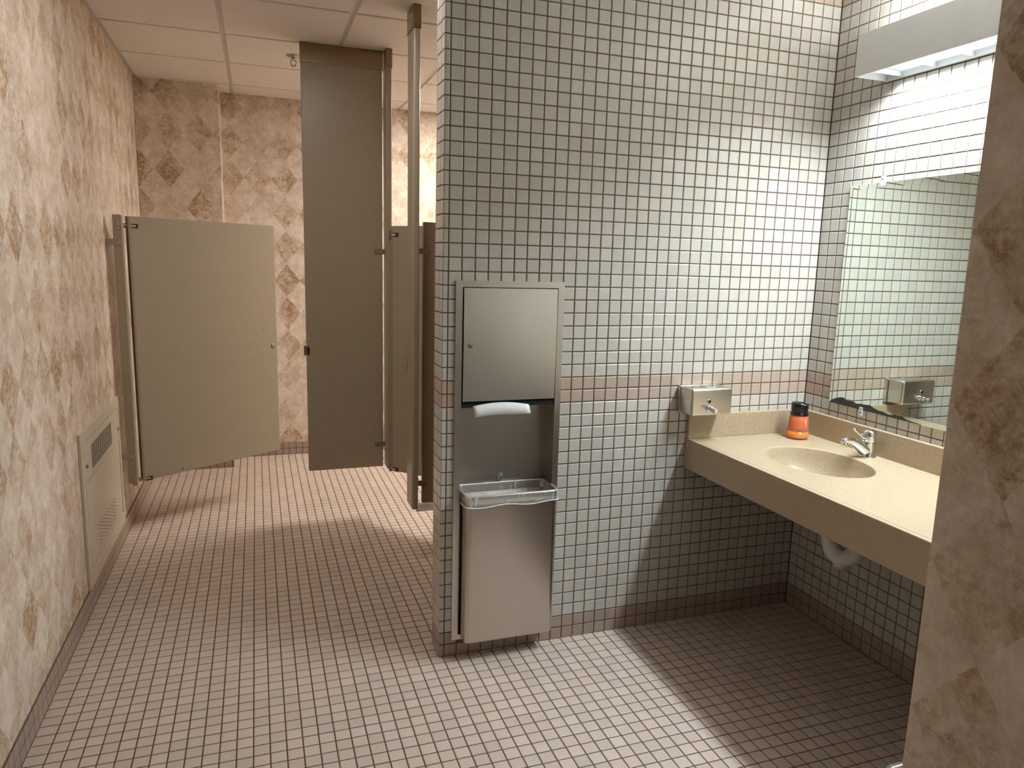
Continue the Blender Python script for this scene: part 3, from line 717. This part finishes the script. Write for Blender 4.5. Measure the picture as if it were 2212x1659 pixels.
# hinge leaves screwed to the narrow pilaster
for z in (1.700, .318):
    bm = nb(); box(bm, -1.338, -1.313, YS-T/2-.0035, YS-T/2, z-.027, z+.027, .001, 1); hl = obj('hinge_leaf', bm, 'zinc', P4)
    for dz in (-.018, .018): obj('screw', screw(nb(), (-1.326, YS-T/2-.0035, z+dz), (0, -1, 0), .004, .002), 'chrome', hl)
D2 = door('stall_door', 'narrow taupe stall door swung inward between the two slim pilasters', (.0765, 1.618, .305), math.atan2(1.532-1.636, .163-.07), .60, False)
bm = nb(); box(bm, .100, .124, -.0155, -.0127, .622, .682, .001, 1); pl = obj('coat_plate', bm, 'zinc', D2, True)
for z in (.628, .676): obj('screw', screw(nb(), (.112, -.0155, z), (0, -1, 0), .004, .002), 'chrome', pl, True)
for z in (.716, .748): obj('screw', screw(nb(), (.118, -.0127, z), (0, -1, 0), .004, .003), 'chrome', D2, True)

# ------------------------------------------------------------------ cream heater cover low on the left wall
AY0, AY1, AZ0, AZ1 = .790, 1.697, .099, .797
hv = thing('heater_cover', 'cream metal heater cover with grilles set low in the left papered wall', 'heater cover', (XL, 1.26, AZ0))
xf = XL+.012
def yz(y0, y1, z0, z1, xa, xb, b=.0015): return box(nb(), xa, xb, y0, y1, z0, z1, b, 1)
bm = nb()
for a in ((AY0, AY0+.045, AZ0, AZ1), (AY1-.045, AY1, AZ0, AZ1), (AY0+.045, AY1-.045, AZ1-.052, AZ1), (AY0+.045, AY1-.045, AZ0, AZ0+.066)):
    merge(bm, yz(*a, XL+.0005, xf))
obj('frame', bm, 'cream_paint', hv)
bm = yz(AY0+.046, AY1-.046, AZ0+.067, AZ1-.053, XL+.0005, XL+.006); obj('back_panel', bm, 'cream_paint', hv)
bm = yz(AY0+.052, AY1-.052, .566, .740, XL+.006, xf-.001); ud = obj('upper_door', bm, 'cream_paint', hv)
bm = yz(AY0+.060, AY1-.060, .180, .556, XL+.006, xf-.002); ld = obj('lower_door', bm, 'cream_paint', hv)
obj('grille_void', yz(.985, 1.452, .597, .708, xf-.001, xf-.0003, 0), 'dark', ud)
bm = nb(); gy0, gy1, gz0, gz1, nc, nr = .985, 1.452, .597, .708, 11, 12
for i in range(nc+1):
    y = gy0+(gy1-gy0)*i/nc; merge(bm, yz(y-.0028, y+.0028, gz0, gz1, xf-.0004, xf+.0006, 0))
for j in range(nr+1):
    z = gz0+(gz1-gz0)*j/nr; merge(bm, yz(gy0, gy1, z-.0011, z+.0011, xf-.0004, xf+.0005, 0))
o = obj('grille_mesh', bm, 'cream_paint', ud); o['kind'] = 'stuff'
bm = nb()
for i in range(9):
    for j in range(13):
        y = 1.035+.405*(i+.5*(j % 2))/8.5; z = .206+.106*j/12; cyl(bm, (xf-.0021, y, z), (xf-.0015, y, z), .0032, .0032, 8)
o = obj('perforations', bm, 'dark', ld); o['kind'] = 'stuff'
for y, z in ((.875, .640), (1.632, .632)): obj('key_lock', box(nb(), xf-.001, xf+.006, y-.010, y+.010, z-.008, z+.008, .002, 1), 'zinc', ud)
for y, z in ((.985, .265), (1.475, .262)): obj('screw', screw(nb(), (xf-.002, y, z), (1, 0, 0), .008, .005), 'chrome', ld)

# ------------------------------------------------------------------ sprinkler, floor drain, ceiling troffers
sx, sy = -.420, 2.02
sk = thing('sprinkler', 'small fire sprinkler head hanging from the ceiling beside the tall stall panel', 'sprinkler', (sx, sy, ZC-.06))
obj('escutcheon', lathe(nb(), [(.040, ZC), (.040, ZC-.002), (.030, ZC-.007), (.016, ZC-.010), (.016, ZC-.012)], sx, sy, 24), 'zinc', sk)
obj('stem', cyl(nb(), (sx, sy, ZC-.010), (sx, sy, ZC-.024), .010, .009, 14), 'zinc', sk)
for s in (-1, 1): obj('frame_arm', tube(nb(), [(sx+s*.007, sy, ZC-.022), (sx+s*.016, sy, ZC-.033), (sx+s*.015, sy, ZC-.045), (sx+s*.004, sy, ZC-.056)], .003, 8), 'zinc', sk)
obj('bulb', cyl(nb(), (sx, sy, ZC-.024), (sx, sy, ZC-.054), .003, .003, 10), 'glass', sk)
obj('deflector', lathe(nb(), [(.0001, ZC-.056), (.016, ZC-.056), (.017, ZC-.058), (.0001, ZC-.0585)], sx, sy, 20), 'zinc', sk)
dx, dy = .325, 1.765
fd = thing('floor_drain', 'round slotted floor drain beside the foot of the near pilaster', 'floor drain', (dx, dy, 0))
obj('drain_bed', box(nb(), dx-.063, dx+.063, dy-.068, dy+.068, -.004, -.0012), 'floor_grout', fd)
bm = nb(); cyl(bm, (dx, dy, -.003), (dx, dy, .0005), .066, .066, 32); obj('rim', bm, 'drain_metal', fd)
for i in range(-5, 6):
    h = math.sqrt(max(0, .056**2-(i*.0105)**2))
    if h > .012: obj('slot', box(nb(), dx+i*.0105-.003, dx+i*.0105+.003, dy-h, dy+h, .0004, .0009), 'dark', fd)
def troffer(label, x0, x1, y0, y1, lens):
    t = thing('ceiling_light', label, 'ceiling light', ((x0+x1)/2, (y0+y1)/2, ZC-.002), 0, 'recessed ceiling troffers')
    bm = nb(); w = .03
    for a in ((x0, x0+w, y0, y1), (x1-w, x1, y0, y1), (x0+w, x1-w, y0, y0+w), (x0+w, x1-w, y1-w, y1)): box(bm, *a, ZC-.003, ZC+.008)
    obj('frame', bm, 'white_paint', t); obj('lens', box(nb(), x0+w, x1-w, y0+w, y1-w, ZC+.001, ZC+.006), lens, t)
troffer('lit ceiling troffer over the stalls, hidden behind the tiled wall', 1.03, 1.62, 1.75, 2.95, 'troffer')
troffer('added narrow ceiling fill light over the passage, unseen above the frame', -.78, -.195, .27, .51, 'fill_lens')  # added fill to brighten the left wall and stall fronts, unseen
